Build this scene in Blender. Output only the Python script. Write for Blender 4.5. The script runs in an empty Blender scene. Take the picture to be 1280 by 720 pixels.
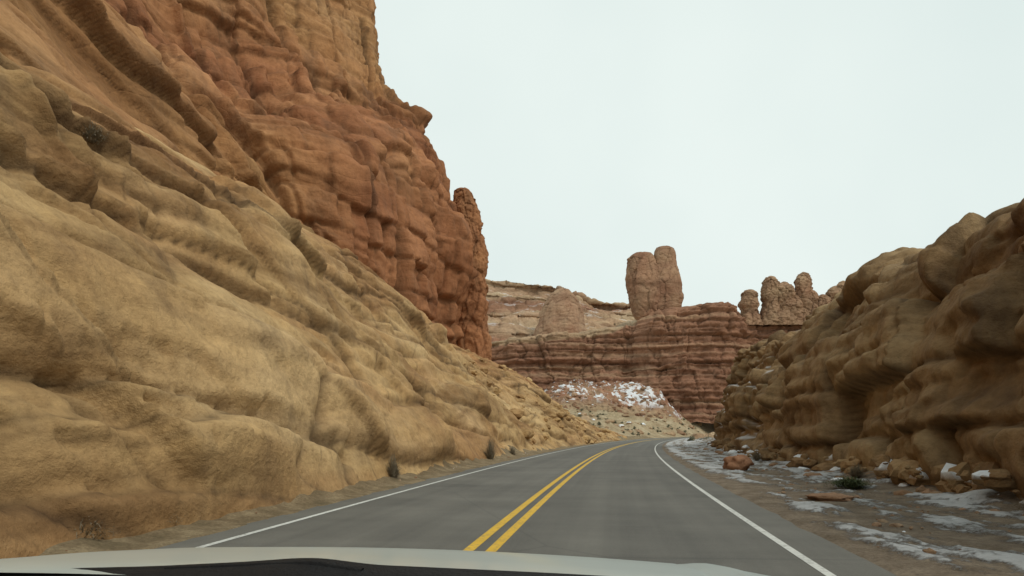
import bpy, math, random
import numpy as np
from mathutils import Vector
random.seed(4); RNG=np.random.RandomState(7)
scene=bpy.context.scene
# ------------------------------------------------------------------ noise
def _h(ix,iy,iz,seed):
    h=(ix.astype(np.int64)*374761393+iy.astype(np.int64)*668265263+iz.astype(np.int64)*2147483647+seed*1274126177)&0xffffffff
    h=((h^(h>>13))*1274126177)&0xffffffff
    h=((h^(h>>15))*2246822519)&0xffffffff
    return h^(h>>16)
def hf(ix,iy,iz,seed): return _h(ix,iy,iz,seed).astype(np.float64)/4294967295.0
def perlin(p,seed=0):
    i=np.floor(p).astype(np.int64); f=p-i; u=f*f*f*(f*(f*6-15)+10)
    out=0
    for dx in (0,1):
        wx=u[...,0] if dx else 1-u[...,0]
        for dy in (0,1):
            wy=u[...,1] if dy else 1-u[...,1]
            for dz in (0,1):
                wz=u[...,2] if dz else 1-u[...,2]
                h=_h(i[...,0]+dx,i[...,1]+dy,i[...,2]+dz,seed)
                gx=(h&1023)/511.5-1; gy=((h>>10)&1023)/511.5-1; gz=((h>>20)&1023)/511.5-1
                out=out+wx*wy*wz*(gx*(f[...,0]-dx)+gy*(f[...,1]-dy)+gz*(f[...,2]-dz))
    return out*1.3
def fbm(p,octv=4,seed=0,gain=.5):
    a=1;s=0
    for o in range(octv):
        s=s+a*perlin(p*(2.03**o)+o*17.3,seed+o); a*=gain
    return s
def st3(a,b,c): return np.stack(np.broadcast_arrays(a,b,c),-1).astype(float)
def blur(d,n=1):
    for _ in range(n):
        p=np.pad(d,1,mode='edge'); d=(p[:-2]+2*p[1:-1]+p[2:])/4; d=(d[:,:-2]+2*d[:,1:-1]+d[:,2:])/4
    return d
def crease(p,seed,wd=.03,sharp=.08,k=.4):
    n=perlin(p,seed)+k*perlin(p*2.1+7,seed+1)+k*.45*perlin(p*4.3+3,seed+2)
    return np.tanh(n/sharp),np.exp(-np.abs(n)/wd)
def voro(p,seed=0,facet=False):
    i=np.floor(p).astype(np.int64)
    F1=np.full(p.shape[:-1],9.);F2=F1.copy();C=np.zeros(p.shape[:-1]);T=np.zeros(p.shape[:-1])
    for dx in (-1,0,1):
        for dy in (-1,0,1):
            for dz in (-1,0,1):
                a=i[...,0]+dx;b=i[...,1]+dy;c=i[...,2]+dz
                q=np.stack([a+hf(a,b,c,seed),b+hf(a,b,c,seed+1),c+hf(a,b,c,seed+2)],-1)
                dl=p-q; d=np.sqrt((dl**2).sum(-1)); cid=hf(a,b,c,seed+3)
                m=d<F1
                F2=np.where(m,F1,np.minimum(F2,d)); C=np.where(m,cid,C); F1=np.where(m,d,F1)
                if facet:
                    t=dl[...,0]*(hf(a,b,c,seed+4)-.5)+dl[...,1]*(hf(a,b,c,seed+5)-.5)+dl[...,2]*(hf(a,b,c,seed+6)-.5)
                    T=np.where(m,t*2,T)
    return (F1,F2,C,T) if facet else (F1,F2,C)
def brick(s,z,w,t,seed):
    zi=np.floor(z/t); fz=z/t-zi; zi=zi.astype(np.int64); o=np.zeros_like(zi)
    br=hf(zi,o,o,seed); wl=w*(.6+.9*hf(zi,o+1,o,seed))
    x=s/wl+br*7.3; xi=np.floor(x); fx=x-xi; xi=xi.astype(np.int64)
    j0=(hf(xi,zi,o,seed+5)-.5)*.5; j1=(hf(xi+1,zi,o,seed+5)-.5)*.5
    before=fx<j0; after=fx>1+j1
    xi2=np.where(before,xi-1,np.where(after,xi+1,xi))
    ex=np.minimum(np.abs(fx-j0),np.abs(1+j1-fx))*wl; ez=np.minimum(fz,1-fz)*t
    C=hf(xi2,zi,o+2,seed+1)
    tilt=(fx-.5)*(hf(xi2,zi,o,seed+2)-.5)*2+(fz-.5)*(hf(xi2,zi,o,seed+3)-.5)*1.4
    return ex,ez,C,br,tilt,fz
def sst(a,b,x):
    t=np.clip((x-a)/(b-a),0,1); return t*t*(3-2*t)
def S(p,x,y,z): return p/np.array([x,y,z],float)
def warp(p,sc,amp,seed):
    return p+amp*np.stack([perlin(p/sc,seed),perlin(p/sc+31.7,seed+5),perlin(p/sc-57.1,seed+9)],-1)
# ------------------------------------------------------------------ mesh helpers
def link(ob): scene.collection.objects.link(ob); return ob
def mesh_np(name,V,F,mat,attrs=None,smooth=True,parent=None):
    V=np.asarray(V,float).reshape(-1,3); F=np.asarray(F,np.int32)
    k=F.shape[1]; me=bpy.data.meshes.new(name)
    me.vertices.add(len(V)); me.vertices.foreach_set('co',V.ravel())
    me.loops.add(F.size); me.loops.foreach_set('vertex_index',F.ravel())
    me.polygons.add(len(F)); me.polygons.foreach_set('loop_start',np.arange(0,F.size,k,dtype=np.int32))
    me.polygons.foreach_set('loop_total',np.full(len(F),k,np.int32))
    me.update(calc_edges=True); me.validate()
    me.polygons.foreach_set('use_smooth',np.full(len(me.polygons),smooth))
    for n,a in (attrs or {}).items():
        at=me.attributes.new(n,'FLOAT','POINT'); at.data.foreach_set('value',np.asarray(a,float).ravel())
    if mat: me.materials.append(mat)
    ob=link(bpy.data.objects.new(name,me))
    if parent: ob.parent=parent
    return ob
def gridF(nu,nv,wrap=False):
    iu=np.arange(nu if wrap else nu-1);iv=np.arange(nv-1)
    I,J=np.meshgrid(iu,iv,indexing='ij'); I2=(I+1)%nu
    return np.stack([I*nv+J,I2*nv+J,I2*nv+J+1,I*nv+J+1],-1).reshape(-1,4)
def grid_mesh(name,P,mat,attrs=None,flip=False,parent=None,smooth=True):
    F=gridF(P.shape[0],P.shape[1])
    if flip: F=F[:,::-1]
    return mesh_np(name,P,F,mat,attrs,smooth,parent)
def crm(C,t):
    n=len(C); t=np.clip(t,0,n-1-1e-6); i=np.floor(t).astype(int); f=(t-i).reshape((-1,)+(1,)*(C.ndim-1))
    g=lambda k:C[np.clip(k,0,n-1)]
    p0,p1,p2,p3=g(i-1),g(i),g(i+1),g(i+2)
    return .5*((2*p1)+(-p0+p2)*f+(2*p0-5*p1+4*p2-p3)*f*f+(-p0+3*p1-3*p2+p3)*f**3)
def loft(C,nu,nv,power=1.0,cap=60):
    C=np.array(C,float)
    mid=C[:,:max(3,C.shape[1]*2//3)].mean(1); L=np.linalg.norm(np.diff(mid,axis=0),axis=1)
    dm=np.linalg.norm((mid[1:]+mid[:-1])/2,axis=1)
    w=L/np.clip(dm,10,cap)**power; cu=np.concatenate([[0],np.cumsum(w)])
    tu=np.interp(np.linspace(0,cu[-1],nu),cu,np.arange(len(cu)))
    Lv=np.linalg.norm(np.diff(C,axis=1),axis=2).mean(0); cv=np.concatenate([[0],np.cumsum(Lv)])
    tv=np.interp(np.linspace(0,cv[-1],nv),cv,np.arange(len(cv)))
    sl=np.interp(tu,np.arange(len(cu)),np.concatenate([[0],np.cumsum(L)]))
    A=crm(C,tu); A=crm(A.transpose(1,0,2),tv).transpose(1,0,2)
    N=normals(A)
    return A,N,np.broadcast_to(sl[:,None],A.shape[:2])
def normals(P):
    N=np.cross(np.gradient(P,axis=0),np.gradient(P,axis=1)); return N/(np.linalg.norm(N,axis=-1)[...,None]+1e-9)
# ------------------------------------------------------------------ node helpers
class NT:
    def __init__(s,name):
        s.m=bpy.data.materials.new(name); s.m.use_nodes=True; s.t=s.m.node_tree; s.t.nodes.clear()
        s.out=s.n('ShaderNodeOutputMaterial'); s.b=s.n('ShaderNodeBsdfPrincipled'); s.l(s.b.outputs[0],s.out.inputs[0])
        s.co=s.n('ShaderNodeTexCoord').outputs['Object']
    def n(s,t,**k):
        x=s.t.nodes.new(t)
        for a,b in k.items(): setattr(x,a,b)
        return x
    def l(s,a,b): s.t.links.new(a,b)
    def put(s,i,v):
        if hasattr(v,'links') : s.l(v,i)
        else: i.default_value=v
    def map(s,sc,rot=(0,0,0),co=None):
        m=s.n('ShaderNodeMapping'); m.inputs['Scale'].default_value=sc; m.inputs['Rotation'].default_value=rot
        s.l(co or s.co,m.inputs[0]); return m.outputs[0]
    def noise(s,scale,det=6,rough=.55,co=None,dist=0):
        x=s.n('ShaderNodeTexNoise'); x.inputs['Scale'].default_value=scale; x.inputs['Detail'].default_value=det
        x.inputs['Roughness'].default_value=rough; x.inputs['Distortion'].default_value=dist
        s.l(co or s.co,x.inputs['Vector']); return x.outputs['Fac']
    def vor(s,scale,co=None,feature='DISTANCE_TO_EDGE'):
        x=s.n('ShaderNodeTexVoronoi',feature=feature); x.inputs['Scale'].default_value=scale
        s.l(co or s.co,x.inputs['Vector']); return x.outputs[0]
    def ramp(s,f,pts):
        r=s.n('ShaderNodeValToRGB'); e=r.color_ramp.elements
        while len(e)<len(pts): e.new(.5)
        for q,(p,c) in zip(e,pts):
            q.position=p; q.color=tuple(c)[:3]+(1,) if hasattr(c,'__len__') else (c,c,c,1)
        s.l(f,r.inputs[0]); return r.outputs[0]
    def mix(s,f,a,b,bt='MIX'):
        x=s.n('ShaderNodeMix',data_type='RGBA',blend_type=bt)
        s.put(x.inputs['Factor'],f)
        for i,v in (('A',a),('B',b)):
            sk=[q for q in x.inputs if q.name==i and q.type=='RGBA'][0]
            s.put(sk,v+(1,) if isinstance(v,tuple) and len(v)==3 else v)
        return [q for q in x.outputs if q.type=='RGBA'][0]
    def math(s,op,a,b=0.,c=0.,clamp=False):
        x=s.n('ShaderNodeMath',operation=op,use_clamp=clamp); s.put(x.inputs[0],a); s.put(x.inputs[1],b); s.put(x.inputs[2],c); return x.outputs[0]
    def attr(s,n): return s.n('ShaderNodeAttribute',attribute_name=n).outputs['Fac']
    def bump(s,h,dist,strength=1.,prev=None):
        b=s.n('ShaderNodeBump'); b.inputs['Distance'].default_value=dist; b.inputs['Strength'].default_value=strength
        s.l(h,b.inputs['Height'])
        if prev is not None: s.l(prev,b.inputs['Normal'])
        return b.outputs[0]
    def fin(s,col,rough=.9,normal=None,spec=.2):
        s.put(s.b.inputs['Base Color'],col if not(isinstance(col,tuple)) else col+(1,)); s.put(s.b.inputs['Roughness'],rough)
        s.b.inputs['Specular IOR Level'].default_value=spec
        if normal is not None: s.l(normal,s.b.inputs['Normal'])
        return s.m
def rock_mat(name,light,mid,dark,red_l,red_d,k=1.0,strata=.5,bumpd=.12,varnish=.35,cracks=.22):
    m=NT(name)
    wv=m.n('ShaderNodeTexNoise'); wv.inputs['Scale'].default_value=.25*k; wv.inputs['Detail'].default_value=2
    m.l(m.co,wv.inputs['Vector'])
    vm=m.n('ShaderNodeVectorMath',operation='MULTIPLY_ADD'); m.l(wv.outputs['Color'],vm.inputs[0]); vm.inputs[1].default_value=(2/k,)*3; m.l(m.co,vm.inputs[2])
    wc=vm.outputs[0]
    big=m.noise(.16*k,5,.6)
    base=m.ramp(big,[(.32,dark),(.48,mid),(.66,light)])
    redc=m.ramp(big,[(.3,red_d),(.66,red_l)])
    col=m.mix(m.attr('red'),base,redc)
    st=m.noise(1.0,4,.65,co=m.map((.07*k,.07*k,.9*k),(math.radians(4),math.radians(-3),0),co=wc))
    col=m.mix(strata,col,m.ramp(st,[(.32,(.46,.39,.34)),(.5,(.95,.92,.9)),(.68,(1.2,1.17,1.12))]),'MULTIPLY')
    vs=m.noise(1.0,4,.6,co=m.map((.9*k,.9*k,.07*k),co=wc))
    col=m.mix(m.math('MULTIPLY',m.ramp(vs,[(.52,0.),(.7,1.)]),varnish),col,(.07,.045,.032))
    fine=m.noise(5*k,6,.7)
    col=m.mix(.7,col,m.ramp(fine,[(.25,(.6,.57,.54)),(.5,(1.,1.,1.)),(.75,(1.28,1.27,1.25))]),'MULTIPLY')
    col=m.mix(m.math('MULTIPLY',m.attr('crack'),.9),col,(.045,.027,.016))
    col=m.mix(m.attr('snow'),col,(.8,.83,.86))
    h=m.math('MULTIPLY',m.noise(1.8*k,7,.68),2.4)
    h=m.math('MULTIPLY_ADD',m.noise(11*k,5,.7),.5,h)
    if cracks: h=m.math('MULTIPLY_ADD',m.ramp(m.vor(.8*k,co=m.map((1,1,1.8),co=wc)),[(0,0.),(.05,1.)]),cracks,h)
    n=m.bump(h,bumpd,.9)
    return m.fin(col,.93,n,.15)
# ------------------------------------------------------------------ road geometry
def cx(Y): return -1.5+.145*Y+.0007*Y*Y
def csl(Y): return .145+.0014*Y
def road_pt(Y,d):
    s=csl(Y);n=np.sqrt(1+s*s); return cx(Y)+d/n, Y-d*s/n
def left_off(X,Y): return (cx(Y)-X)/np.sqrt(1+csl(Y)**2)
# ------------------------------------------------------------------ materials
M_cut=rock_mat('yellow_sandstone',(.58,.41,.215),(.47,.31,.145),(.32,.19,.085),(.45,.255,.115),(.31,.16,.07),k=1.2,strata=.8,bumpd=.055,varnish=.35,cracks=0)
M_red=rock_mat('red_sandstone',(.47,.285,.135),(.40,.22,.095),(.29,.145,.06),(.41,.19,.09),(.26,.105,.05),k=.45,strata=.6,bumpd=.12,varnish=.4)
M_mesa=rock_mat('mesa_sandstone',(.53,.41,.275),(.46,.335,.21),(.39,.26,.165),(.35,.19,.12),(.24,.12,.076),k=.16,strata=.65,bumpd=.3,varnish=.25)  # sandstone tones lightened and desaturated, distance haze put into the colour
M_right=rock_mat('brown_sandstone',(.39,.28,.155),(.29,.195,.10),(.185,.12,.06),(.32,.185,.085),(.20,.105,.048),k=1.0,strata=.7,bumpd=.065,varnish=.5,cracks=0)

def ground_mat():
    m=NT('desert_soil')
    c=m.ramp(m.noise(.12,6,.65),[(.3,(.30,.21,.125)),(.5,(.42,.325,.205)),(.7,(.54,.45,.31))])
    c=m.mix(.8,c,m.ramp(m.noise(1.3,6,.75),[(.3,(.6,.56,.5)),(.5,(1.,1.,1.)),(.7,(1.25,1.22,1.2))]),'MULTIPLY')
    c=m.mix(m.math('MULTIPLY',m.ramp(m.noise(.5,5,.7),[(.56,0.),(.64,1.)]),.6),c,(.15,.13,.08))
    return m.fin(c,.95,m.bump(m.noise(.6,7,.7),1.2,.9),.1)
M_ground=ground_mat()
def shoulder_mat(name,a,b,c_):
    m=NT(name)
    c=m.ramp(m.noise(2.,6,.7),[(.3,a),(.5,b),(.7,c_)])
    c=m.mix(.6,c,m.ramp(m.noise(22,4,.7),[(.3,(.45,.42,.4)),(.7,(1.4,1.38,1.35))]),'MULTIPLY')
    sn=m.attr('snow'); sn2=m.math('ADD',sn,m.math('MULTIPLY',m.math('SUBTRACT',m.noise(5,9,.85),.5),3.0))
    f=m.ramp(sn2,[(.42,0.),(.80,1.)])
    sc=m.mix(m.noise(3,6,.7),(.34,.34,.33),(.72,.74,.76))
    c=m.mix(m.math('MULTIPLY',f,.88),c,sc)
    h=m.math('MULTIPLY_ADD',f,.5,m.noise(7,7,.75))
    return m.fin(c,.9,m.bump(h,.07,.9),.2)
M_gravel=shoulder_mat('gravel',(.14,.105,.07),(.21,.165,.12),(.30,.245,.18))
M_dirt=shoulder_mat('roadside_dirt',(.13,.10,.055),(.23,.17,.10),(.34,.265,.16))
def asphalt_mat():
    m=NT('asphalt')
    uv=m.n('ShaderNodeUVMap',uv_map='UVMap').outputs[0]
    c=m.ramp(m.noise(.35,6,.6),[(.35,(.112,.107,.095)),(.65,(.152,.145,.127))])
    st=m.noise(1.,4,.6,co=m.map((1.3,.02,1),co=uv))
    c=m.mix(.8,c,m.ramp(st,[(.3,(.74,.74,.74)),(.7,(1.22,1.21,1.19))]),'MULTIPLY')
    tr=m.noise(1.,5,.7,co=m.map((.25,1.2,1),co=uv))
    c=m.mix(.35,c,m.ramp(tr,[(.35,(.75,.75,.75)),(.6,(1.1,1.1,1.1))]),'MULTIPLY')
    c=m.mix(.5,c,m.ramp(m.noise(60,3,.8),[(.3,(.6,.6,.6)),(.7,(1.4,1.4,1.4))]),'MULTIPLY')
    crk=m.ramp(m.vor(.16,co=m.map((1,.6,1),co=uv)),[(0,1.),(.004,0.)])
    c=m.mix(m.math('MULTIPLY',crk,.3),c,(.05,.05,.05))
    return m.fin(c,.78,m.bump(m.noise(90,3,.7),.006,.6),.35)
M_asph=asphalt_mat()
def paint_mat(name,col):
    m=NT(name)
    w=m.math('MULTIPLY',m.ramp(m.noise(14,7,.75),[(.50,0.),(.68,1.)]),.75)
    c=m.mix(w,col,(.15,.14,.12)); c=m.mix(.5,c,m.ramp(m.noise(1.2,5,.6),[(.3,(.75,.75,.75)),(.7,(1.1,1.1,1.1))]),'MULTIPLY')
    return m.fin(c,.7,m.bump(m.noise(80,3,.7),.004,.5),.3)
M_yel=paint_mat('yellow_road_paint',(.72,.44,.04)); M_wht=paint_mat('white_road_paint',(.64,.64,.60))
def simple(name,a,b,sc=3,rough=.8):
    m=NT(name); return m.fin(m.ramp(m.noise(sc,6,.7),[(.3,a),(.7,b)]),rough,m.bump(m.noise(sc*4,6,.7),.02,.6),.2)
M_twig=simple('dry_twigs',(.13,.10,.065),(.30,.25,.17),6)
M_sage=simple('sage_leaves',(.10,.105,.065),(.23,.22,.15),.7)
M_green=simple('weed_leaves',(.05,.07,.03),(.12,.14,.06),5)
M_stone=rock_mat('loose_stone',(.42,.32,.22),(.32,.22,.14),(.22,.14,.08),(.36,.19,.11),(.25,.12,.065),k=3,strata=.3,bumpd=.02,varnish=.15,cracks=0)

# ------------------------------------------------------------------ ground sheet
def ground_h(X,Y):
    d=left_off(X,Y)
    p=np.stack([X,Y,np.zeros_like(X)],-1)
    L=np.clip(d-6.5,0,None); R=np.clip(-d-9,0,None)
    h=np.where(d>0,9*(1-np.exp(-L/26)),np.minimum(R*.14,9))*sst(70,120,Y)
    h=h+sst(235,310,Y)*9*sst(0,14,L+R*.6)
    h=h+sst(310,420,Y)*22*sst(0,30,L+R)
    m=sst(0,10,L+R)
    rough=fbm(S(p,22,22,1),5,3)*2.0+np.abs(fbm(S(p,9,9,1),3,8))*1.6
    h=h+m*rough*sst(80,130,Y)
    return h-.03
def nonuni(a,b,fa,fb,step,g=1.12):
    c=list(np.arange(fa,fb+1e-6,step)); x,s=fb,step
    while x<b: s*=g; x+=s; c.append(x)
    x,s=fa,step
    while x>a: s*=g; x-=s; c.insert(0,x)
    return np.array(c)
gx=nonuni(-4000,4000,-50,190,1.3); gy=nonuni(-800,6000,-20,345,1.3)
X,Y=np.meshgrid(gx,gy,indexing='ij'); Z=ground_h(X,Y)
grid_mesh('desert_ground',np.stack([X,Y,Z],-1),M_ground)

# ------------------------------------------------------------------ road
ys=np.concatenate([np.arange(-30,60,.5),np.arange(60,420,2.)])
def strip(name,d0,d1,z,mat,nd=2,jit=0.0,y0=-30,y1=420):
    yy=ys[(ys>=y0)&(ys<=y1)]; D=np.linspace(d0,d1,nd)
    YY,DD=np.meshgrid(yy,D,indexing='ij'); DD=DD.copy()
    if jit:
        e=perlin(st3(yy*.9,yy*0,yy*0),31)*jit+perlin(st3(yy*.2,yy*0,yy*0),32)*jit
        DD[:,0]+=e; DD[:,-1]+=e[::-1]
    px,py=road_pt(YY,DD); P=np.stack([px,py,np.full_like(px,z)],-1)
    ob=grid_mesh(name,P,mat,flip=True)
    uv=ob.data.uv_layers.new(name='UVMap'); vi=np.zeros(len(ob.data.loops),int); ob.data.loops.foreach_get('vertex_index',vi)
    U=np.stack([DD.ravel()[vi],YY.ravel()[vi]],-1); uv.data.foreach_set('uv',U.ravel()); return ob
strip('asphalt_road',-3.95,4.25,.02,M_asph,9,.12)
strip('yellow_centre_line',-.20,-.07,.024,M_yel); strip('yellow_centre_line',.07,.20,.024,M_yel)
strip('white_edge_line',-3.42,-3.32,.024,M_wht); strip('white_edge_line',3.56,3.66,.024,M_wht)

yy=np.concatenate([np.arange(-6,40,.1),np.arange(40,160,.4)]); D=np.linspace(3.95,11.5,90)
YY,DD=np.meshgrid(yy,D,indexing='ij'); px,py=road_pt(YY,DD); p=np.stack([px,py,0*px],-1)
edge=sst(4.15,4.9,DD)
und=fbm(S(p,1.6,1.6,1),4,11); sn=fbm(S(p,.9,2.6,1),6,21,.7)
far=sst(14,30,YY)
band=np.exp(-((DD-5.0)/.5)**2)*.5+np.exp(-((DD-7.6)/1.2)**2)*.42
snow=sst(-.3,.7,sn+band-.24+.28*far)*sst(4.35,4.8,DD+.3*und)
z=.026+edge*(.08*und+.03)+.04*sst(.5,.8,snow)+sst(7,11,DD)*.5+sst(6,8,DD)*.12*np.abs(und)
z=np.where(DD<4.3,.012+0*z,z)
grid_mesh('gravel_shoulder',np.stack([px,py,z],-1),M_gravel,{'snow':snow},flip=True)
D=np.linspace(-6.4,-3.7,40); YY,DD=np.meshgrid(yy,D,indexing='ij'); px,py=road_pt(YY,DD); p=np.stack([px,py,0*px],-1)
und=fbm(S(p,1.1,1.1,1),4,15)
z=np.where(DD>-3.9,.012,.03+sst(3.9,6.2,-DD)*(.55+.3*und)+.06*und)
grid_mesh('dirt_shoulder',np.stack([px,py,z],-1),M_dirt,{'snow':0*z-3},flip=True)

# ------------------------------------------------------------------ left rock cut
def sec(Y,pts): return [(a[0],a[1] if len(a)==3 else Y,a[-1]) for a in pts]
cutC=[sec(-10,[(-6.6,-.3),(-7.8,1.8),(-9,4.2),(-10.6,6.5),(-12.8,8.6),(-17,10),(-34,13)]),
 sec(2,[(-5.6,-.3),(-6.6,1.7),(-7.6,4),(-9.2,6.4),(-11.2,8.4),(-15,9.8),(-31,12)]),
 sec(12,[(-4.1,-.3),(-5,1.6),(-6,3.8),(-7.6,6.2),(-9.6,8.2),(-13,9.6),(-29,12.5)]),
 sec(25,[(-1.9,-.3),(-3.2,1.6),(-5,4.2),(-7.2,7.5),(-9.4,10),(-14,12.8),(-26,16)]),
 sec(40,[(1,-.3),(-.6,1.6),(-2.4,4),(-4.8,7.2),(-7,10),(-12,12.8),(-26,17)]),
 sec(50,[(3.3,-.3),(1.8,1.4),(0,3.4),(-2.6,5.8),(-5,7.9),(-9,10.5),(-24,15)]),
 sec(60,[(5.5,-.3),(4.3,1.1),(2.8,2.6),(.8,4.4),(-1.5,6.1),(-6,9),(-20,14)]),
 sec(75,[(9.1,-.3),(8.3,.8),(7.2,1.7),(6,2.8),(4.6,4.2),(-.5,8.5),(-14,14)]),
 sec(95,[(14.4,-.3),(13.4,.8),(12,1.6),(10.4,2.6),(8,4.2),(2,9),(-9,14)]),
 sec(122,[(22,-.5),(21,.4),(19.6,1),(17.5,1.8),(14,3),(7,6.5),(-6,12)]),
 sec(150,[(29,-1.5),(28,-.5),(26,.2),(23,1),(19,2),(10,5),(-6,9)])]
A,N,SL=loft(cutC,1500,360,1.0,60)
if N[...,0].mean()<0: N=-N
w=warp(A,6.,.6,50)
zz=w[...,2]+.10*SL+.12*A[...,0]
big=fbm(S(A,11,14,7),3,54)*.7
# beds: hard ledges dipping along the cut, each with its own joint-bounded slabs
ex,ez,C,br,tilt,fz=brick(SL+.8*A[...,2]+1.2*perlin(S(A,4,5,3),52),zz+.35*perlin(S(A,5,8,3),51)+.5*perlin(st3(zz*.5,0*zz,0*zz),49),7.,1.75,53)
bed=(C-.5)*.55+(br-.5)*.45+tilt*.6-np.exp(-ez/.07)*.34-np.exp(-ex/.06)*.22*(C>.35)
ex2,ez2,C2,br2,tilt2,fz2=brick(SL+1.1*A[...,2]+.7*perlin(S(A,2,3,1.5),55),zz+.15*perlin(S(A,2,3,1.2),56),2.4,.48,57)
m2=sst(-.15,.15,perlin(S(A,5,9,3.5),59)+.22*sst(4,8,A[...,2]))
bed2=((C2-.5)*.26+(br2-.5)*.12+tilt2*.25-np.exp(-ez2/.04)*.13-np.exp(-ex2/.04)*.08)*m2
B=st3(A[...,0]*.25,SL,zz)
F1,F2,Cb,Tb=voro(S(warp(B,1.2,.2,43),1.6,2.8,.9),44,True); e2=F2-F1
s1,k1=crease(st3(SL/9,A[...,0]*.05,zz/2.8),500,.018,.05,.3)
s2,k2=crease(st3(SL/5+2,A[...,0]*.1,(A[...,2]-.45*SL)/4.2),520,.011,.05,.3)
fine=fbm(S(A,.7,1.0,.4),4,65)*.07
fillet=.35+.65*sst(-.35,.15,perlin(S(A,7,12,4),66)+.15)   # some stretches are weathered smooth
d=big+(bed+bed2)*fillet+Tb*.20+(Cb-.5)*.12+s1*.16-k1*.30-k2*.14+fine
d=blur(d,1)
crack=np.clip((np.exp(-ez/.06)*.9+np.exp(-ex/.05)*.6*(C>.35)+m2*(np.exp(-ez2/.04)*.5+np.exp(-ex2/.03)*.3))*fillet+k1*.9+k2*.6,0,1)
fade=sst(-.3,1.3,A[...,2])
P=A+N*(d*fade)[...,None]
red=.12+sst(4,11,A[...,2])*.6*sst(-.3,.4,fbm(S(A,6,9,4),3,91))+sst(45,90,A[...,1])*sst(4,12,A[...,2])*.6+.4*sst(0,.5,fbm(S(A,4,9,2),3,93))+(C-.5)*.3+(br-.5)*.4
CUT=P
grid_mesh('left_rock_cut',P,M_cut,{'red':np.clip(red,0,1),'crack':crack*.8,'snow':0*red},flip=False)

# ------------------------------------------------------------------ red cliff
def sh(pts,dx,dy): return [(x+dx,y+dy,z) for x,y,z in pts]
cC=[(-15,25,13),(-16.5,25,15.5),(-18,25,18),(-19.5,25,20.5),(-21.5,25,23),(-24,26,26),(-28,28,30),(-32,30,36),(-37,32,46),(-42,34,60),(-46,36,80)]
cD=[(-19,45,16),(-20,45,20),(-22,45,23),(-24,45,26),(-26,45,28.5),(-28.5,46,31),(-32,48,34),(-36,50,38),(-40,52,46),(-44,54,60),(-48,56,80)]
cD2=[(-18.8,54,15),(-19.8,54,20),(-21.5,54,24),(-23.3,54,27),(-25.4,54.5,29.5),(-27.5,55.5,32),(-31,58,35),(-35,61,39),(-39,63,47),(-42,66,62),(-45,68,83)]
cE=[(-14.2,60,14),(-14.3,60,19),(-14.5,60,24),(-15.2,61,27.5),(-17.0,62,30),(-20,63,32),(-24,66,34.5),(-29,70,38),(-33,73,48),(-36,76,64),(-39,78,85)]
cF=[(-9.6,78,13),(-9.7,78,20),(-9.8,78,26),(-10.2,78,31),(-11.1,79,35),(-12.8,80,38.5),(-15.5,82,42),(-20,86,46),(-24,90,54),(-27,94,70),(-30,97,88)]
cF2=[(-6.8,85,13),(-6.9,85,20),(-7.1,85,27),(-8.0,85.5,33),(-9.6,86.5,37),(-11.2,88,41),(-14.2,90,45.5),(-19.5,93,49),(-22,96,56),(-24,100,72),(-27,102,90)]
cG=[(-5.4,91,12),(-5.4,91,20),(-5.8,91.5,28),(-7.2,92,33),(-9.2,93,36.8),(-10.6,94,42.5),(-13.2,96,48.),(-19.2,98,52),(-21.5,101,58),(-22.5,105,72.5),(-25,107,91)]
cH=[(-8,106,11),(-8.5,106,20),(-9,106,27),(-10,106,33),(-12,106,37),(-15,107,41),(-18,108,46),(-23,109,51),(-25,110,58),(-27,112,73),(-30,113,91)]
cI=[(-30,128,10),(-30,128,20),(-31,128,28),(-32,128,34),(-33,128,38),(-34,128,42),(-35,128,47),(-36,128,52),(-37,128,60),(-38,128,74),(-40,128,91)]
cliffC=[[(s[0][0],s[0][1],s[0][2]-7)]+s for s in [sh(cC,-2,-45),sh(cC,-2,-18),cC,cD,cD2,cE,cF,cF2,cG,cH,cI]]
A,N,SL=loft(cliffC,1050,480,.8,90)
if N[...,0].mean()<0: N=-N
w=warp(A,11,1.4,60)
but=sst(50,60,A[...,1])*sst(53,46,A[...,2])
up=sst(46,56,A[...,2])*sst(60,75,A[...,1])
big=fbm(S(A,18,18,16),3,61)*1.8
sv=SL+1.2*perlin(S(A,8,8,14),62)
ex,ez,C,br,tilt,fz=brick(sv,w[...,2]+20,6.8,17.,63)
col1=(C-.5)*2.2+tilt*2.0-np.exp(-ex/.24)*1.8-np.exp(-ez/.25)*.5
zb=w[...,2]+.6*perlin(S(A,6,6,3),65)+.9*perlin(st3(A[...,2]*.2,0*SL,0*SL),2)
ex2,ez2,C2,br2,tilt2,fz2=brick(sv+.9*perlin(S(A,3,3,5),66),zb,3.8,3.3,67)
b2=(C2-.5)*1.0+(br2-.5)*.6+tilt2*.9-np.exp(-ez2/.15)*.5-np.exp(-ex2/.15)*.65
ex3,ez3,C3,br3,tilt3,fz3=brick(sv+.4*perlin(S(A,1.5,1.5,1.5),68),zb+.3*perlin(S(A,2,2,1),69),1.7,1.15,70)
b3=(C3-.5)*.35+tilt3*.35-np.exp(-ez3/.09)*.16-np.exp(-ex3/.09)*.18
m3=sst(-.2,.25,perlin(S(A,8,8,7),78))
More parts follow.
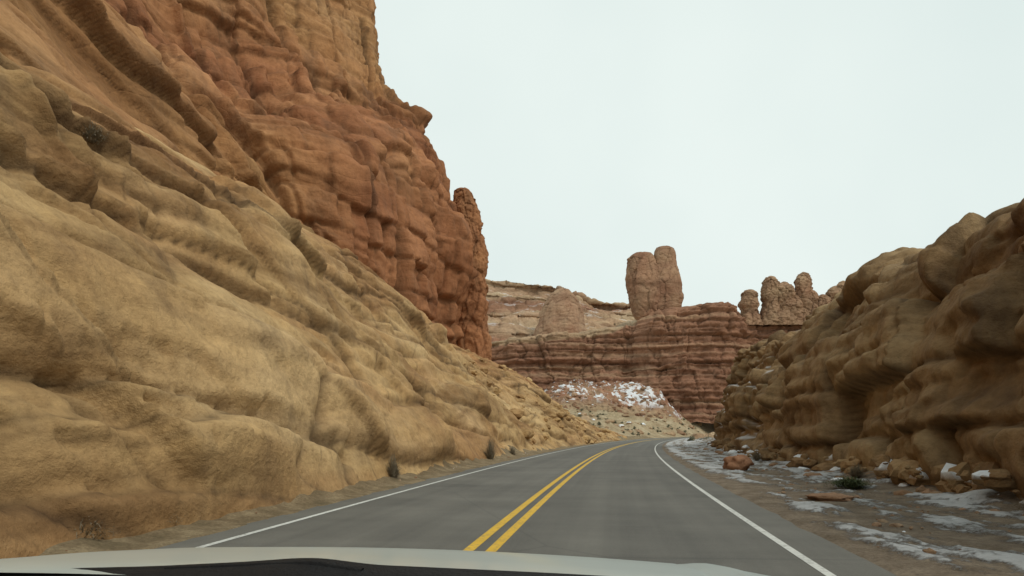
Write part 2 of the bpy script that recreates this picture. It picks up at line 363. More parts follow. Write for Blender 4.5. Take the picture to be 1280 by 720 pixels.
# inclined beds on the upper left
zi=w[...,2]+.16*SL+.9*perlin(S(A,9,14,6),71)
ex4,ez4,C4,br4,tilt4,fz4=brick(SL+.6*A[...,2]+2.5*perlin(S(A,8,9,6),72),zi,12.,4.6,73)
ex5,ez5,C5,br5,tilt5,fz5=brick(SL+.9*A[...,2]+1.2*perlin(S(A,4,5,3),74),zi+.4*perlin(S(A,3,4,2),75),4.2,1.4,76)
beds=(C4-.5)*1.6+(br4-.5)*1.0+tilt4*2.0-np.exp(-ez4/.16)*.9-np.exp(-ex4/.16)*.6*(C4>.4)+((C5-.5)*.6+(br5-.5)*.3+tilt5*.6-np.exp(-ez5/.10)*.28-np.exp(-ex5/.1)*.22)*(.3+.7*m3)
s1,k1=crease(st3(SL/16,A[...,0]*.03,(w[...,2]+.2*SL)/5.),540,.012,.05,.3)
fine=fbm(S(A,1.6,1.6,1.2),4,77)*.2
near=.5+.5*sst(20,50,A[...,1])
bv=np.clip(but+up,0,1); nb=1-.9*bv
dd=(big+bv*(col1+b2*(1-.35*up)+b3*m3)+nb*(beds+s1*.4-k1*.6)+fine)*near
dd=blur(dd,1)
P=A+N*dd[...,None]
red=np.clip(.12+.8*sst(48,60,A[...,1])*sst(58,36,A[...,2])+.35*fbm(S(A,14,14,9),3,79)+.15*sst(60,80,A[...,1])+(C2-.5)*.2*bv+((C4-.5)*.25+(br4-.5)*.3)*nb,0,1)
crack=np.clip(bv*(np.exp(-ex/.24)*.9+np.exp(-ex2/.14)*.65+np.exp(-ez2/.14)*.55+np.exp(-ez/.2)*.5+m3*.35*(np.exp(-ex3/.08)+np.exp(-ez3/.08)))+nb*(np.exp(-ez4/.14)*.9+np.exp(-ex4/.12)*.5*(C4>.4)+(np.exp(-ez5/.09)+np.exp(-ex5/.08)*.6)*.45*m3+k1*.8),0,1)
grid_mesh('red_sandstone_cliff',P,M_red,{'red':red,'crack':crack*.7,'snow':0*red})

# ------------------------------------------------------------------ right rock wall
rC=[sec(-10,[(6,-.3),(7,2),(8.2,4.2),(10,5.8),(13,6.6),(20,7),(30,8)]),
 sec(4,[(7.6,-.3),(8,1.6),(8.5,3.6),(9.4,5.4),(11.2,6.4),(17,6.8),(28,7.6)]),
 sec(10,[(8.6,-.3),(8.9,1.4),(9.2,3.4),(9.9,5.6),(11.5,6.9),(17,7.2),(28,8)]),
 sec(16,[(9.6,-.3),(9.9,1.2),(10.2,3.2),(10.9,5.6),(12.6,7.2),(18,7.6),(29,8)]),
 sec(24,[(10.8,-.3),(11.1,1.5),(11.7,3.9),(12.9,6.3),(15.3,7.8),(22,8.2),(33,8.4)]),
 sec(31,[(11.9,-.3),(12.3,1.7),(13.1,4.2),(14.6,6.9),(17.2,8.5),(24,8.8),(37,9)]),
 sec(36,[(12.9,-.3),(13.4,1.8),(14.4,4.3),(16.3,6.6),(18.8,7.7),(25,8.2),(38,8.4)]),
 sec(44,[(14.6,-.3),(15.0,2),(16.0,4.4),(17.5,6.6),(19.7,7.8),(27,8.4),(40,8.6)]),
 sec(56,[(17.6,-.3),(17.9,2.2),(18.4,5),(19.3,7.5),(20.9,8.9),(27,9.4),(41,9.6)]),
 sec(64,[(20.2,-.3),(20.6,2),(21.2,4.5),(22,6.5),(23.3,7.9),(29,9),(43,9.5)]),
 sec(72,[(23.4,-.3),(24.2,1.5),(25.6,3.5),(27.4,5.5),(29.4,7),(35,8.4),(47,9)]),
 sec(86,[(31,-.5),(32.5,.7),(34,2),(36,3.5),(39,5),(45,6.5),(55,8)])]
A,N,SL=loft(rC,1200,300,1.0,60)
if N[...,0].mean()>0: N=-N
w=warp(A,5.,.5,150)
big=fbm(S(A,9,10,7),3,151)*.5
farb=sst(20,38,A[...,1])
zb=w[...,2]+.04*SL+.3*perlin(S(A,5,6,2),152)+.5*perlin(st3(A[...,2]*.4,0*SL,0*SL),148)
ex,ez,C,br,tilt,fz=brick(SL-.35*A[...,2]+1.0*perlin(S(A,4,5,3),153),zb,4.6,2.1,154)
b1=(C-.5)*.95+(br-.5)*.6+tilt*1.1-np.exp(-ez/.09)*.42-np.exp(-ex/.09)*.42
ex2,ez2,C2,br2,tilt2,fz2=brick(SL-.3*A[...,2]+.5*perlin(S(A,2,2,1.5),155),zb+.15*perlin(S(A,1.5,1.5,1),156),1.7,.72,157)
b2=((C2-.5)*.42+(br2-.5)*.2+tilt2*.4-np.exp(-ez2/.05)*.18-np.exp(-ex2/.05)*.18)*(.55+.6*farb)
ex3,ez3,C3,br3,tilt3,fz3=brick(SL+.3*perlin(S(A,1,1,1),163),zb,.75,.3,164)
m3=sst(-.1,.2,perlin(S(A,3,4,2),166))
b3=((C3-.5)*.16+tilt3*.14)*m3
F1,F2,Cc,Tc=voro(S(A,1.5,1.9,1.1),158,True)
s1,k1=crease(st3(SL/7,A[...,0]*.05,(A[...,2]+.5*SL)/4),560,.012,.05,.3)
fine=fbm(S(A,.9,1.2,.8),4,165)*.09
fade=sst(-.3,1.2,A[...,2])
dd=blur(big+b1+b2+b3+Tc*.22+(Cc-.5)*.12-k1*.25+fine,1)
P=A+N*(dd*fade)[...,None]
red=np.clip(sst(3,6.5,A[...,2])*sst(24,12,A[...,1])*.6*sst(-.35,.25,fbm(S(A,4,4,3),3,171))+.3*fbm(S(A,5,5,5),3,172)+.08+(C-.5)*.3,0,1)
crack=np.clip(np.exp(-ez/.08)*.85+np.exp(-ex/.07)*.8+(np.exp(-ez2/.05)*.5+np.exp(-ex2/.05)*.45)*(.5+.5*farb)+k1*.8,0,1)
NN=normals(P)
snow=sst(.72,.85,np.abs(NN[...,2]))*sst(.05,.3,perlin(S(A,2.5,2.5,2.5),180))*sst(28,44,A[...,1])*sst(8.,6.5,A[...,2])
grid_mesh('right_rock_wall',P,M_right,{'red':red,'crack':crack*.8,'snow':snow*.8},flip=True)
RW=P
# ------------------------------------------------------------------ mesa wall
def mesa(X,Yb,top,bk=0.):
    b=8; h=top-b
    return [(X,Yb-3,b-3),(X,Yb,b+6),(X,Yb+.6,b+.35*h),(X,Yb+1.6,b+.5*h),(X,Yb+3.5,b+.56*h),(X,Yb+4.2,b+.8*h),(X,Yb+6,b+.93*h),(X,Yb+8,top-.3),(X,Yb+16,top+.5+bk),(X,Yb+45,top+1+bk)]
mC=[mesa(-120,300,50),mesa(-60,305,47),mesa(-13,304,46.5),mesa(22,302,49),mesa(45,300,51.5),mesa(56,298,52.5,1),mesa(65,290,54,3),mesa(73,288,57,2),mesa(80,288,59.5,1),mesa(92,287,61),mesa(101,289,61),mesa(107,292,57),mesa(131,296,56),mesa(154,298,56),mesa(203,305,52),mesa(260,320,48)]
A,N,SL=loft(mC,1000,230,0,60)
if N[...,1].mean()>0: N=-N
w=warp(A,18,4,200)
big=fbm(S(A,26,30,30),4,201)*3.4
sv=A[...,0]+6*perlin(S(A,16,16,22),202)
zq=A[...,2]+1.6*perlin(S(A,45,40,12),205)
ex,ez,C,br,tilt,fz=brick(sv,w[...,2],19,16,203)
colm=(C-.5)*2.2+tilt*1.6-np.exp(-ex/.5)*1.0*(C>.45)
ex2,ez2,C2,br2,tilt2,fz2=brick(sv+3*perlin(S(A,5,5,5),204),zq,9,3.1,206)
blk=(C2-.5)*.6+(br2-.5)*2.6+tilt2*.6-np.exp(-ez2/.35)*.9-np.exp(-ex2/.3)*.25
lay=perlin(st3(A[...,0]*.012,0*zq,zq*.55),209)*1.8+perlin(st3(A[...,0]*.03,0*zq,zq*1.5),219)*.6
s1,k1=crease(st3(A[...,0]/14,A[...,1]*.03,A[...,2]/16),580,.02,.08)
fine=fbm(S(A,3.5,3,1.6),4,210)*.9
rimf=1-.6*sst(.9,.5,np.abs(N[...,1]))
P=A+N*((big+colm+blk+lay+fine+s1*.6-k1*1.0)*rimf)[...,None]
capz=np.interp(A[...,0],[-120,22,45,60,66,101,131,260],[43,45,48,53,60,62,58,54])
tl=sst(-.8,.8,A[...,2]-capz+perlin(S(A,10,10,4),211))
red=1-.8*tl-.35*sst(.05,.4,perlin(st3(w[...,0]*.01,0*zq,zq*.3),212))
grid_mesh('mesa_wall',P,M_mesa,{'red':np.clip(red,0,1),'crack':np.clip(np.exp(-ez2/.35)*.55+k1*.7+np.exp(-ex/.4)*.4*(C>.45),0,1)*.6,'snow':0*red})

def terr(X,z1,dy=0):
    z0=44
    f=[0,.18,.22,.42,.46,.70,.76,.92,1.0,1.02]; yv=[332,352,354,378,381,412,416,440,448,560]
    return [(X,y+dy,z0+(z1-z0)*q) for q,y in zip(f,yv)]
tC=[terr(-170,118),terr(-90,114),terr(-22,107.5),terr(28,102),terr(56,93),terr(84,88),terr(107,79),terr(140,66),terr(220,60)]
A,N,SL=loft(tC,800,260,0,60)
if N[...,2].mean()<0: N=-N
w=warp(A,25,5,230)
F1b,F2b,Cb=voro(S(w,9,9,4),236); e2=F2b-F1b
dd=fbm(S(A,28,28,16),4,231)*3+(Cb-.5)*1.8-np.exp(-e2/.08)*1.+perlin(st3(w[...,0]*.005,w[...,1]*.005,w[...,2]*.22),232)*2.8+fbm(S(A,4,4,3),4,233)*.8
P=A+N*dd[...,None]
red=np.clip(.36+1.3*perlin(st3(w[...,0]*.004,w[...,1]*.004,w[...,2]*.16),240),0,1)
NN=normals(P)
snow=sst(.75,.9,np.abs(NN[...,2]))*sst(.1,.3,perlin(S(A,9,9,5),241))*.3
grid_mesh('terraced_hillside',P,M_mesa,{'red':red,'crack':np.exp(-e2/.05)*.35,'snow':snow})

# ------------------------------------------------------------------ rock lobes
def lobe(rings,nseg=150,nz=150,seed=0,amp=1.,sc=8.,exp=2.6):
    R=np.array(rings,float)
    r=crm(R,np.linspace(0,len(R)-1,nz)); r[:,3:]=np.clip(r[:,3:],.02,None)
    th=np.linspace(0,2*np.pi,nseg,endpoint=False)
    c,s=np.cos(th),np.sin(th); q=(np.abs(c)**exp+np.abs(s)**exp)**(-1/exp)
    V=np.stack([r[None,:,1]+r[None,:,3]*(c*q)[:,None],r[None,:,2]+r[None,:,4]*(s*q)[:,None],np.broadcast_to(r[None,:,0],(nseg,nz))],-1)
    ctr=np.stack([r[:,1],r[:,2],r[:,0]],-1)[None]
    nd=V-ctr; nd[...,2]=0; nd/=(np.linalg.norm(nd,axis=-1)[...,None]+1e-6)
    nd[...,2]=np.where(np.arange(nz)>nz*.85,.5,0)
    w=warp(V,sc,sc*.2,seed)
    F1,F2,C,T=voro(S(w,sc*.55,sc*.55,sc*1.1),seed+2,True); e=F2-F1
    F1b,F2b,Cb,Tb=voro(S(w,sc*.25,sc*.25,sc*.16),seed+6,True); e2=F2b-F1b
    d=fbm(V/sc,4,seed)*.8+((C-.5)*.6+T*.6-np.exp(-e/.05)*.35)+((Cb-.5)*.25+Tb*.3-np.exp(-e2/.08)*.1)+perlin(st3(V[...,0]*.01,V[...,1]*.01,V[...,2]/sc*2.4),seed+8)*.5
    rm=np.minimum(r[None,:,3],r[None,:,4]); d=d*amp*np.clip(rm/(sc*.5),.1,1)
    V=V+nd*d[...,None]
    return V,gridF(nseg,nz,True),np.clip(np.exp(-e/.04)*.6+np.exp(-e2/.05)*.25,0,1)
def rock_obj(name,lobes,mat,red=.7,**k):
    Vs,Fs,Cs=[],[],[];o=0
    for j,l in enumerate(lobes):
        kk=dict(k); kk['seed']=k.get('seed',0)+j*13
        V,F,c=lobe(l,**kk); n=V.shape[0]*V.shape[1]; Vs.append(V.reshape(-1,3));Fs.append(F+o);Cs.append(c.ravel());o+=n
    V=np.concatenate(Vs);C=np.concatenate(Cs)
    rr=np.clip(red+.3*fbm(V/9,3,5),0,1)
    return mesh_np(name,V,np.concatenate(Fs),mat,{'red':rr,'crack':C*.6,'snow':0*C})
rock_obj('rock_column',[[(9,-5.6,91,2.6,3),(16,-5.7,91,2.4,3),(22,-5.9,91,2.3,2.8),(27,-6.1,91,2.2,2.6),(31,-6.4,91.2,1.9,2.4),(34,-6.8,91.3,1.7,2.1),(35.6,-7.1,91.4,1.3,1.6),(36.3,-7.2,91.4,.4,.5)]],M_red,red=.95,seed=620,sc=3.2,amp=.5,nseg=130,nz=240)
def maker(BY):
    k=BY/800
    def ring(y,xl,xr,cy=BY,f=.8): return (1.4+(541-y)*k,((xl+xr)/2-640)*k,cy,(xr-xl)/2*k,(xr-xl)/2*k*f)
    return ring
ring=maker(306.)
Lb=[ring(405,798,822,f=1.),ring(399,794,824),ring(390,790,825),ring(376,786,825),ring(360,784,824),ring(345,783,822),ring(333,784,820),ring(325,786,818),ring(319,790,816),ring(316,796,812),ring(315.5,803,806)]
Rb=[ring(400,808,838,308),ring(391,806,848,308),ring(382,806,853,308),ring(372,807,855,308),ring(358,808,853,308),ring(344,811,850,308),ring(332,815,847,308),ring(320,818,845,308),ring(312,820,844,308),ring(308,823,841,308),ring(306,830,836,308)]
Bk=[ring(333,786,794,305),ring(328,784,795,305),ring(325,783,794,305),ring(323,785,790,305)]
rock_obj('balanced_rock',[Lb,Rb,Bk],M_mesa,red=.85,seed=300,sc=9,amp=.75,nseg=170,nz=170)
ring=maker(352.)
kb=[ring(440,664,738),ring(420,668,734),ring(403,673,730),ring(388,677,727),ring(376,683,722),ring(368,689,716),ring(362,696,711),ring(361,702,705)]
rock_obj('rounded_rock_knob',[kb],M_mesa,red=.7,seed=340,sc=11,amp=.8)
ring=maker(300.)
def spire(xl,xr,yt,yb=408,lean=0,cy=300):
    w=xr-xl; c=(xl+xr)/2; L=[]
    for f,s in ((0,1.3),(.2,1.1),(.4,.9),(.55,.95),(.7,1.0),(.85,.86),(.95,.52),(1.,.12)):
        y=yb+(yt-yb)*f; cc=c+lean*f; L.append(ring(y,cc-w/2*s,cc+w/2*s,cy,.9))
    return L
sp=[([spire(926,949,362),spire(929,941,366)],400),
    ([spire(953,977,345,lean=-2),spire(966,992,352,lean=1),spire(978,1002,368)],430),
    ([spire(992,1014,340,lean=1),spire(1002,1022,362)],460),
    ([spire(1016,1036,368,lean=2)],480),
    ([spire(1032,1053,357,lean=2),spire(1046,1068,351,lean=-3)],500)]
for l,s in sp: rock_obj('rock_pinnacle',l,M_mesa,red=.55,seed=s,sc=6,amp=1.1,nseg=110,nz=120)

# ------------------------------------------------------------------ stones
def ico(sub=2):
    import bmesh
    bm=bmesh.new(); bmesh.ops.create_icosphere(bm,subdivisions=sub,radius=1)
    V=np.array([v.co[:] for v in bm.verts]); F=np.array([[v.index for v in f.verts] for f in bm.faces]); bm.free(); return V,F
IV,IF=ico(2); IV3,IF3=ico(4)
def stones(name,pos,size,mat,red=.4,snow=0.,flat=.7,hi=False):
    bv,bf=(IV3,IF3) if hi else (IV,IF); Vs,Fs,Rr,Sn=[],[],[],[];o=0
    for i,(p,s) in enumerate(zip(pos,size)):
        v=bv*np.array([1,.8+.4*RNG.rand(),flat*(.7+.5*RNG.rand())])
        q=bv*1.1+RNG.rand(3)*50
        F1,F2,C,T=voro(q*1.1,9,True); v=v*(1+.30*perlin(q,3)+.3*(C-.5)+.3*T+(.12*fbm(q*3,3,4) if hi else 0))[:,None]
        a=RNG.rand()*6.28; ca,sa=math.cos(a),math.sin(a)
        v=v@np.array([[ca,-sa,0],[sa,ca,0],[0,0,1]])*s+np.array(p)
        Vs.append(v);Fs.append(bf+o);o+=len(v);Rr.append(np.full(len(v),np.clip(red+(RNG.rand()-.5)*.6,0,1)))
        Sn.append(np.where(bv[:,2]>.35,1.,0)*(RNG.rand()<snow))
    R=np.concatenate(Rr)
    return mesh_np(name,np.concatenate(Vs),np.concatenate(Fs),mat,{'red':R,'crack':0*R,'snow':np.concatenate(Sn)},smooth=hi)
tu=np.linspace(0,1,320);tv=np.linspace(0,1,130);U,Vv=np.meshgrid(tu,tv,indexing='ij')
TX=4+U*70; TY=262+Vv*42; g0=ground_h(TX,TY)
TZ=g0-.8+np.clip(27.5-g0,0,None)*Vv**1.25*sst(0,.3,U)*(1-.9*sst(.88,1,U))
p=np.stack([TX,TY,TZ],-1); F1,F2,C=voro(S(p,2.2,2.2,2.2),260)
TZ=TZ+sst(0,.15,Vv)*(fbm(S(p,9,9,9),4,261)*1.3+(C-.5)*1.1+np.clip(.5-F1,0,.5)*1.5)
snow=sst(.0,.3,fbm(S(p,3.5,3.5,12),5,263,.7)+.5*sst(.60,.70,U)*sst(.88,.82,U)-.16+.08*sst(.2,.5,U))*sst(.1,.3,C)*sst(.22,.4,Vv)
grid_mesh('talus_slope',np.stack([TX,TY,TZ],-1),M_mesa,{'red':np.clip((.4+C*.8)*sst(.1,.35,Vv),0,1),'crack':np.clip(.5-C,0,1)*.8,'snow':snow*.85})
pos=[];sz=[]
for i in range(340):
    u,v=.1+.8*RNG.rand(),RNG.rand(); k=(int(u*319),int(v*129)); pos.append((TX[k],TY[k],TZ[k])); sz.append(.4+1.2*RNG.rand()**3)
stones('talus_boulders',pos,sz,M_mesa,.7,.12)
def gh(x,y): return float(ground_h(np.array([[x]]),np.array([[y]]))[0,0])
pos=[];sz=[]
for i in range(560):
    Y0=RNG.uniform(100,300); X0=RNG.uniform(.02,.38)*Y0; d0=left_off(X0,Y0)
    if abs(d0)<8: continue
    s=.25+1.5*RNG.rand()**3; pos.append((X0,Y0,gh(X0,Y0)+.1*s)); sz.append(s)
stones('valley_boulders',pos,sz,M_mesa,.15,.08)
pos=[];sz=[]
ok=np.argwhere((CUT[...,1]>44)&(CUT[...,2]<11)&(CUT[...,2]>.1))
for i in RNG.choice(len(ok),700):
    q=CUT[tuple(ok[i])]; s=.1+.6*RNG.rand()**3; pos.append(tuple(q)); sz.append(s)
stones('rock_rubble',pos,sz,M_cut,.15,0.)
pos=[];sz=[]
ok=np.argwhere((RW[...,1]>8)&(RW[...,1]<70)&(RW[...,2]<.9)&(RW[...,2]>.0))
for i in RNG.choice(len(ok),330):
    q=RW[tuple(ok[i])]; s=.05+.34*RNG.rand()**2.5; pos.append((q[0]-.3*RNG.rand(),q[1],q[2]*.6+.1)); sz.append(s)
stones('rock_debris',pos,sz,M_right,.3,.2)
# ------------------------------------------------------------------ shrubs
def shrub_geo(n,r,h,seed,leaf=.03,seg=3):
    g=np.random.RandomState(seed); V=[];F=[];o=0
    for i in range(n):
        a=g.rand()*6.283; el=.25+.75*g.rand(); L=(.55+.5*g.rand())
        dx,dy=math.cos(a),math.sin(a); p=np.array([dx,dy,0])*r*.15*g.rand()
        tip=np.array([dx*r*(1-el**2*.9)*L,dy*r*(1-el**2*.9)*L,h*el*L]); side=np.array([-dy,dx,0])*leaf*(.6+.8*g.rand())
        b=g.randn(3)*r*.08
        for k in range(seg+1):
            t=k/seg; q=p+(tip-p)*t+b*math.sin(t*3)+np.array([0,0,.1*h*math.sin(t*3.14)]); w=side*(1-t*.7)
            V+= [q-w,q+w]
            if k<seg: F.append([o+2*k,o+2*k+1,o+2*k+3,o+2*k+2])
        o+=2*(seg+1)
        for k in range(2):
            q=p+(tip-p)*g.uniform(.4,1)+g.randn(3)*r*.07; a1=g.randn(3);a1/=np.linalg.norm(a1);a2=np.cross(a1,g.randn(3));a2/=np.linalg.norm(a2)
            V+=[q,q+a1*leaf*2,q+a1*leaf*2+a2*leaf*1.2,q+a2*leaf*1.2];F.append([o,o+1,o+2,o+3]);o+=4
    return np.array(V),np.array(F)
def shrub(name,loc,r,h,n,mat,seed,leaf=.02):
    V,F=shrub_geo(n,r,h,seed,leaf); return mesh_np(name,V+np.array(loc),F,mat,smooth=False)
for i,(Y0,d0,r,h) in enumerate([(17.2,-4.6,.36,.8),(30,-4.6,.55,1.25),(8.2,-4.8,.5,.5),(7,-4.8,.45,.45),(36,-4.7,.4,.6),(9.5,-4.9,.4,.35)]):
    x,y=road_pt(Y0,d0); shrub('dry_shrub',(float(x),float(y),.05),r,h,420,M_twig,i+1,.008)
def on_surface(P,xt,zt):
    q=np.abs(P[...,0]/np.clip(P[...,1],1,None)-xt)*30+np.abs(P[...,2]-zt)+np.where(P[...,1]<3,999,0); return P[np.unravel_index(np.argmin(q),q.shape)]
l=on_surface(CUT,-.66,7.4); shrub('dry_shrub',tuple(l),.4,.45,500,M_twig,20,.010)
x,y=road_pt(16.5,7.1); shrub('green_weed',(float(x),float(y),.12),.65,.22,600,M_green,41,.012)
for i,(Y0,d0,r,h) in enumerate([(19,8.1,.4,.45),(11.,8.,.5,.45),(30,7.6,.4,.5)]):
    x,y=road_pt(Y0,d0); shrub('dry_shrub',(float(x),float(y),.15),r,h,380,M_twig,60+i,.008)
Vs,Fs=[],[];o=0
for i in range(420):
    Y0=RNG.uniform(85,300); X0=RNG.uniform(0,.4)*Y0; d0=left_off(X0,Y0)
    if abs(d0)<7: continue
    r=.5+1.1*RNG.rand()**2; V,F=shrub_geo(45,r,r*.9,i+900,.07,2)
    Vs.append(V+np.array([X0,Y0,gh(X0,Y0)]));Fs.append(F+o);o+=len(V)
mesh_np('valley_sagebrush',np.concatenate(Vs),np.concatenate(Fs),M_sage,smooth=False)
x,y=road_pt(24.2,5.8); stones('boulder',[(float(x),float(y),.28)],[.48],M_stone,.8,0,.85,True)
x,y=road_pt(13.8,5.9); stones('flat_rock_slab',[(float(x),float(y),.10)],[.36],M_stone,.5,0,.32,True)
pos=[];sz=[]
for i in range(1300):
    Y0=3+55*RNG.rand()**1.3; d0=4.6+5*RNG.rand()**.7; x,y=road_pt(Y0,d0); s=.015+.07*RNG.rand()**4+(.20*RNG.rand()**1.5 if (d0>7.3 and RNG.rand()<.5) else 0); pos.append((x,y,.05+.4*float(sst(7,11,np.array(d0))))); sz.append(s)
for i in range(300):
    Y0=3+70*RNG.rand(); d0=-4.25-1.2*RNG.rand(); x,y=road_pt(Y0,d0); s=.015+.06*RNG.rand()**5; pos.append((x,y,.05+.15*(abs(d0)-4.1))); sz.append(s)
stones('roadside_stones',pos,sz,M_stone,.25,.12)

# ------------------------------------------------------------------ car (front end seen from the dash)
car=link(bpy.data.objects.new('car',None)); HD=.155; OX=-.57
def paint():
    m=NT('white_car_paint'); c=m.mix(m.noise(2,4,.6),(.54,.63,.61),(.60,.69,.67))
    dirt=m.ramp(m.noise(18,7,.7),[(.55,0.),(.75,1.)]); c=m.mix(m.math('MULTIPLY',dirt,.12),c,(.4,.36,.3))
    m.fin(c,.32,None,.5); m.b.inputs['Coat Weight'].default_value=.6; m.b.inputs['Coat Roughness'].default_value=.12; return m.m
M_paint=paint()
M_blk=simple('black_plastic',(.006,.006,.007),(.014,.014,.015),40,.6)
M_rub=simple('tyre_rubber',(.012,.012,.012),(.03,.03,.03),20,.9)
def carx(x,y): return np.stack([x+(OX+HD*y),y-HD*x],-1)
u=np.linspace(-.95,.95,190); v=np.linspace(.86,2.75,120); Ux,Vy=np.meshgrid(u,v,indexing='ij')
dep=np.interp(v,[.8,.95,1.2,1.5,1.8,2.05,2.25,2.45,2.6,2.75],[.190,.197,.227,.272,.325,.376,.445,.56,.72,.95])
for _ in range(3): dep=np.convolve(np.pad(dep,2,mode='edge'),np.ones(5)/5,'valid')
dz=dep[None,:]+.045*np.where(Ux>0,.85,1.0)*Ux**2+.35*np.clip(Ux-.84,0,1)**1.6+.70*np.clip(-Ux-.45,0,1)**1.7
dz=dz-.008*np.exp(-((np.abs(Ux)-.80)/.035)**2)+.006*np.exp(-((np.abs(Ux)-.735)/.006)**2)
xy=carx(Ux,Vy); grid_mesh('hood',np.stack([xy[...,0],xy[...,1],1.4-dz],-1),M_paint,parent=car)
for sgn,nm in ((-1,'fender_left'),(1,'fender_right')):
    t=np.linspace(0,1,30); Vv2,T=np.meshgrid(v,t,indexing='ij'); X0=sgn*(.95+.05*np.sin(T*2.5)); top=1.4-dz[-1 if sgn>0 else 0,:][:,None]
    Zz=top*(1-T)+.35*T; zz=np.minimum(Zz,top)
    hole=np.sqrt(np.clip(.38**2-(Vv2-1.95)**2,0,None))+.33; zz=np.maximum(zz,np.where(np.abs(Vv2-1.95)<.38,np.minimum(hole,top),0.3)); zz=np.minimum(zz,top)
    q=carx(X0,Vv2); grid_mesh(nm,np.stack([q[...,0],q[...,1],zz],-1),M_paint,parent=car)
    ring_=[];nr=40
    for j,(rr,off) in enumerate([(.05,-.02),(.2,-.02),(.24,0),(.33,0),(.34,.05),(.34,.2),(.2,.22)]):
        a=np.linspace(0,2*np.pi,nr); q=carx(sgn*(.93-off)+0*a,1.95+rr*np.cos(a)); ring_.append(np.stack([q[:,0],q[:,1],.345+rr*np.sin(a)],-1))
    grid_mesh('wheel_'+nm[7:],np.array(ring_).transpose(1,0,2),M_rub,parent=car)
u2=np.linspace(-.95,.95,40);t=np.linspace(0,1,12);U2,T=np.meshgrid(u2,t,indexing='ij')
q=carx(U2,2.75+.06*np.sin(T*3.1)); top=1.4-np.interp(u2,u,dz[:,-1])[:,None]; grid_mesh('front_bumper',np.stack([q[...,0],q[...,1],top*(1-T)+.28*T],-1),M_paint,parent=car)
u=np.linspace(-.95,.8,170); t=np.linspace(0,1,14); U2,T=np.meshgrid(u,t,indexing='ij')
prof=np.interp(u,[-.95,-.28,-.08,.07,.15,.195,.23,.50,.8],[.203,.2005,.190,.1785,.170,.1715,.177,.1790,.184])
pk=np.convolve(np.pad(prof,3,mode='edge'),np.ones(7)/7,'valid')
yv=.90-.035*(U2)**2-.45*T; zz=1.4-pk[:,None]-.16*sst(.0,1,T)
q=carx(U2,yv); grid_mesh('cowl',np.stack([q[...,0],q[...,1],zz],-1),M_blk,parent=car)
def tube(name,pts,rad,mat):
    pts=np.array(pts,float);n=len(pts);a=np.linspace(0,2*np.pi,12,endpoint=False);R=[]
    for i in range(n):
        d=pts[min(i+1,n-1)]-pts[max(i-1,0)];d/=np.linalg.norm(d);s=np.cross(d,[0,0,1]);s/=np.linalg.norm(s);w_=np.cross(s,d)
        R.append(pts[i]+rad[i]*(np.cos(a)[:,None]*s+np.sin(a)[:,None]*w_))
    R=np.array(R).transpose(1,0,2); mesh_np(name,R,gridF(12,n,True),mat,parent=car)
def c3(x,y,z): q=carx(np.array(x),np.array(y)); return (float(q[0]),float(q[1]),z)
tube('wiper_blade',[c3(-.62,.885,1.186),c3(-.3,.89,1.193),c3(-.08,.89,1.205),c3(.06,.885,1.2175)],[.003,.005,.005,.003],M_blk)
tube('wiper_arm',[c3(.24,.87,1.216),c3(.17,.875,1.224),c3(.1,.88,1.220),c3(-.05,.885,1.209)],[.008,.007,.005,.004],M_blk)

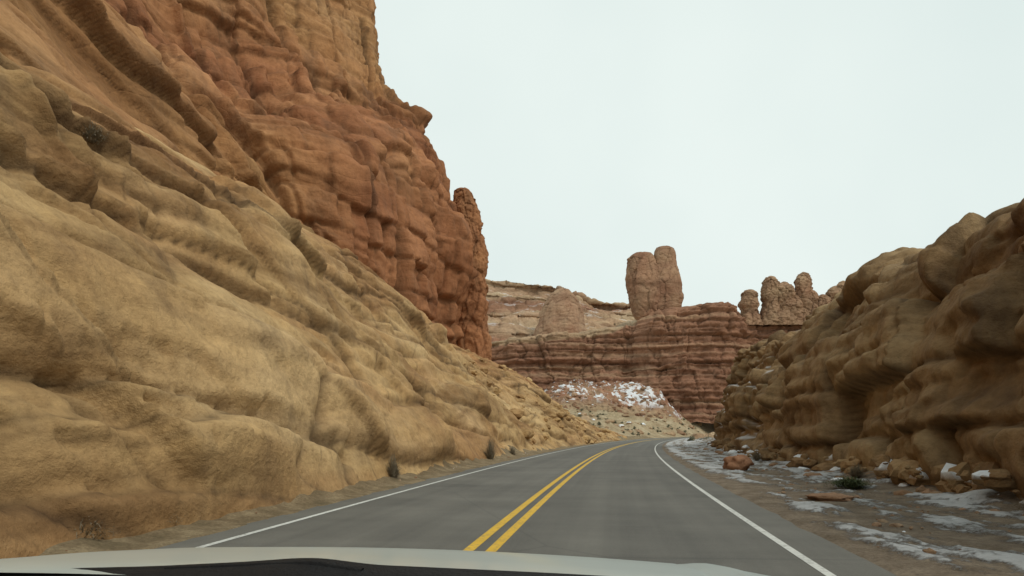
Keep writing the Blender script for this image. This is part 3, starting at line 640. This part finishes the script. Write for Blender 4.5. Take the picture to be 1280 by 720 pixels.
# ------------------------------------------------------------------ light
W=bpy.data.worlds.new('World'); scene.world=W; W.use_nodes=True; nt=W.node_tree; nt.nodes.clear()
out=nt.nodes.new('ShaderNodeOutputWorld');bg=nt.nodes.new('ShaderNodeBackground');sky=nt.nodes.new('ShaderNodeTexSky')
sky.sky_type='NISHITA';sky.sun_disc=False;sky.sun_elevation=math.radians(48);sky.sun_rotation=math.radians(130);sky.air_density=1.;sky.dust_density=4
hs=nt.nodes.new('ShaderNodeHueSaturation');hs.inputs['Saturation'].default_value=.25;hs.inputs['Value'].default_value=1.2
nt.links.new(sky.outputs[0],hs.inputs['Color'])
tc=nt.nodes.new('ShaderNodeTexCoord');nz=nt.nodes.new('ShaderNodeTexNoise');nz.inputs['Scale'].default_value=1.3;nz.inputs['Detail'].default_value=4
nt.links.new(tc.outputs['Generated'],nz.inputs['Vector'])
cr=nt.nodes.new('ShaderNodeValToRGB');cr.color_ramp.elements[0].position=.3;cr.color_ramp.elements[0].color=(.71,.83,.81,1);cr.color_ramp.elements[1].position=.7;cr.color_ramp.elements[1].color=(.89,.985,.945,1)
nt.links.new(nz.outputs['Fac'],cr.inputs[0])
mu=nt.nodes.new('ShaderNodeVectorMath');mu.operation='SCALE';mu.inputs['Scale'].default_value=10.;nt.links.new(cr.outputs[0],mu.inputs[0])
mx=nt.nodes.new('ShaderNodeMix');mx.data_type='RGBA';mx.inputs['Factor'].default_value=.88
ia=[q for q in mx.inputs if q.type=='RGBA'];nt.links.new(hs.outputs[0],ia[0]);nt.links.new(mu.outputs[0],ia[1])
nt.links.new([q for q in mx.outputs if q.type=='RGBA'][0],bg.inputs['Color']);bg.inputs['Strength'].default_value=.1
nt.links.new(bg.outputs[0],out.inputs[0])
sl=bpy.data.lights.new('overcast_sun','SUN');sl.energy=1.15;sl.angle=math.radians(14);sl.color=(1,.93,.82)
so=link(bpy.data.objects.new('overcast_sun',sl)); so.rotation_euler=Vector((-.56,.47,-.80)).to_track_quat('-Z','Y').to_euler()
# ------------------------------------------------------------------ camera
cam=bpy.data.cameras.new('camera');co=link(bpy.data.objects.new('camera',cam));scene.camera=co
cam.sensor_width=36;cam.lens=36*800/1280;cam.shift_y=(541-360)/1280;cam.clip_start=.05;cam.clip_end=12000
co.location=(0,0,1.4);co.rotation_euler=(math.radians(90),0,0)
scene.view_settings.view_transform='Standard';scene.view_settings.look='None';scene.view_settings.exposure=0
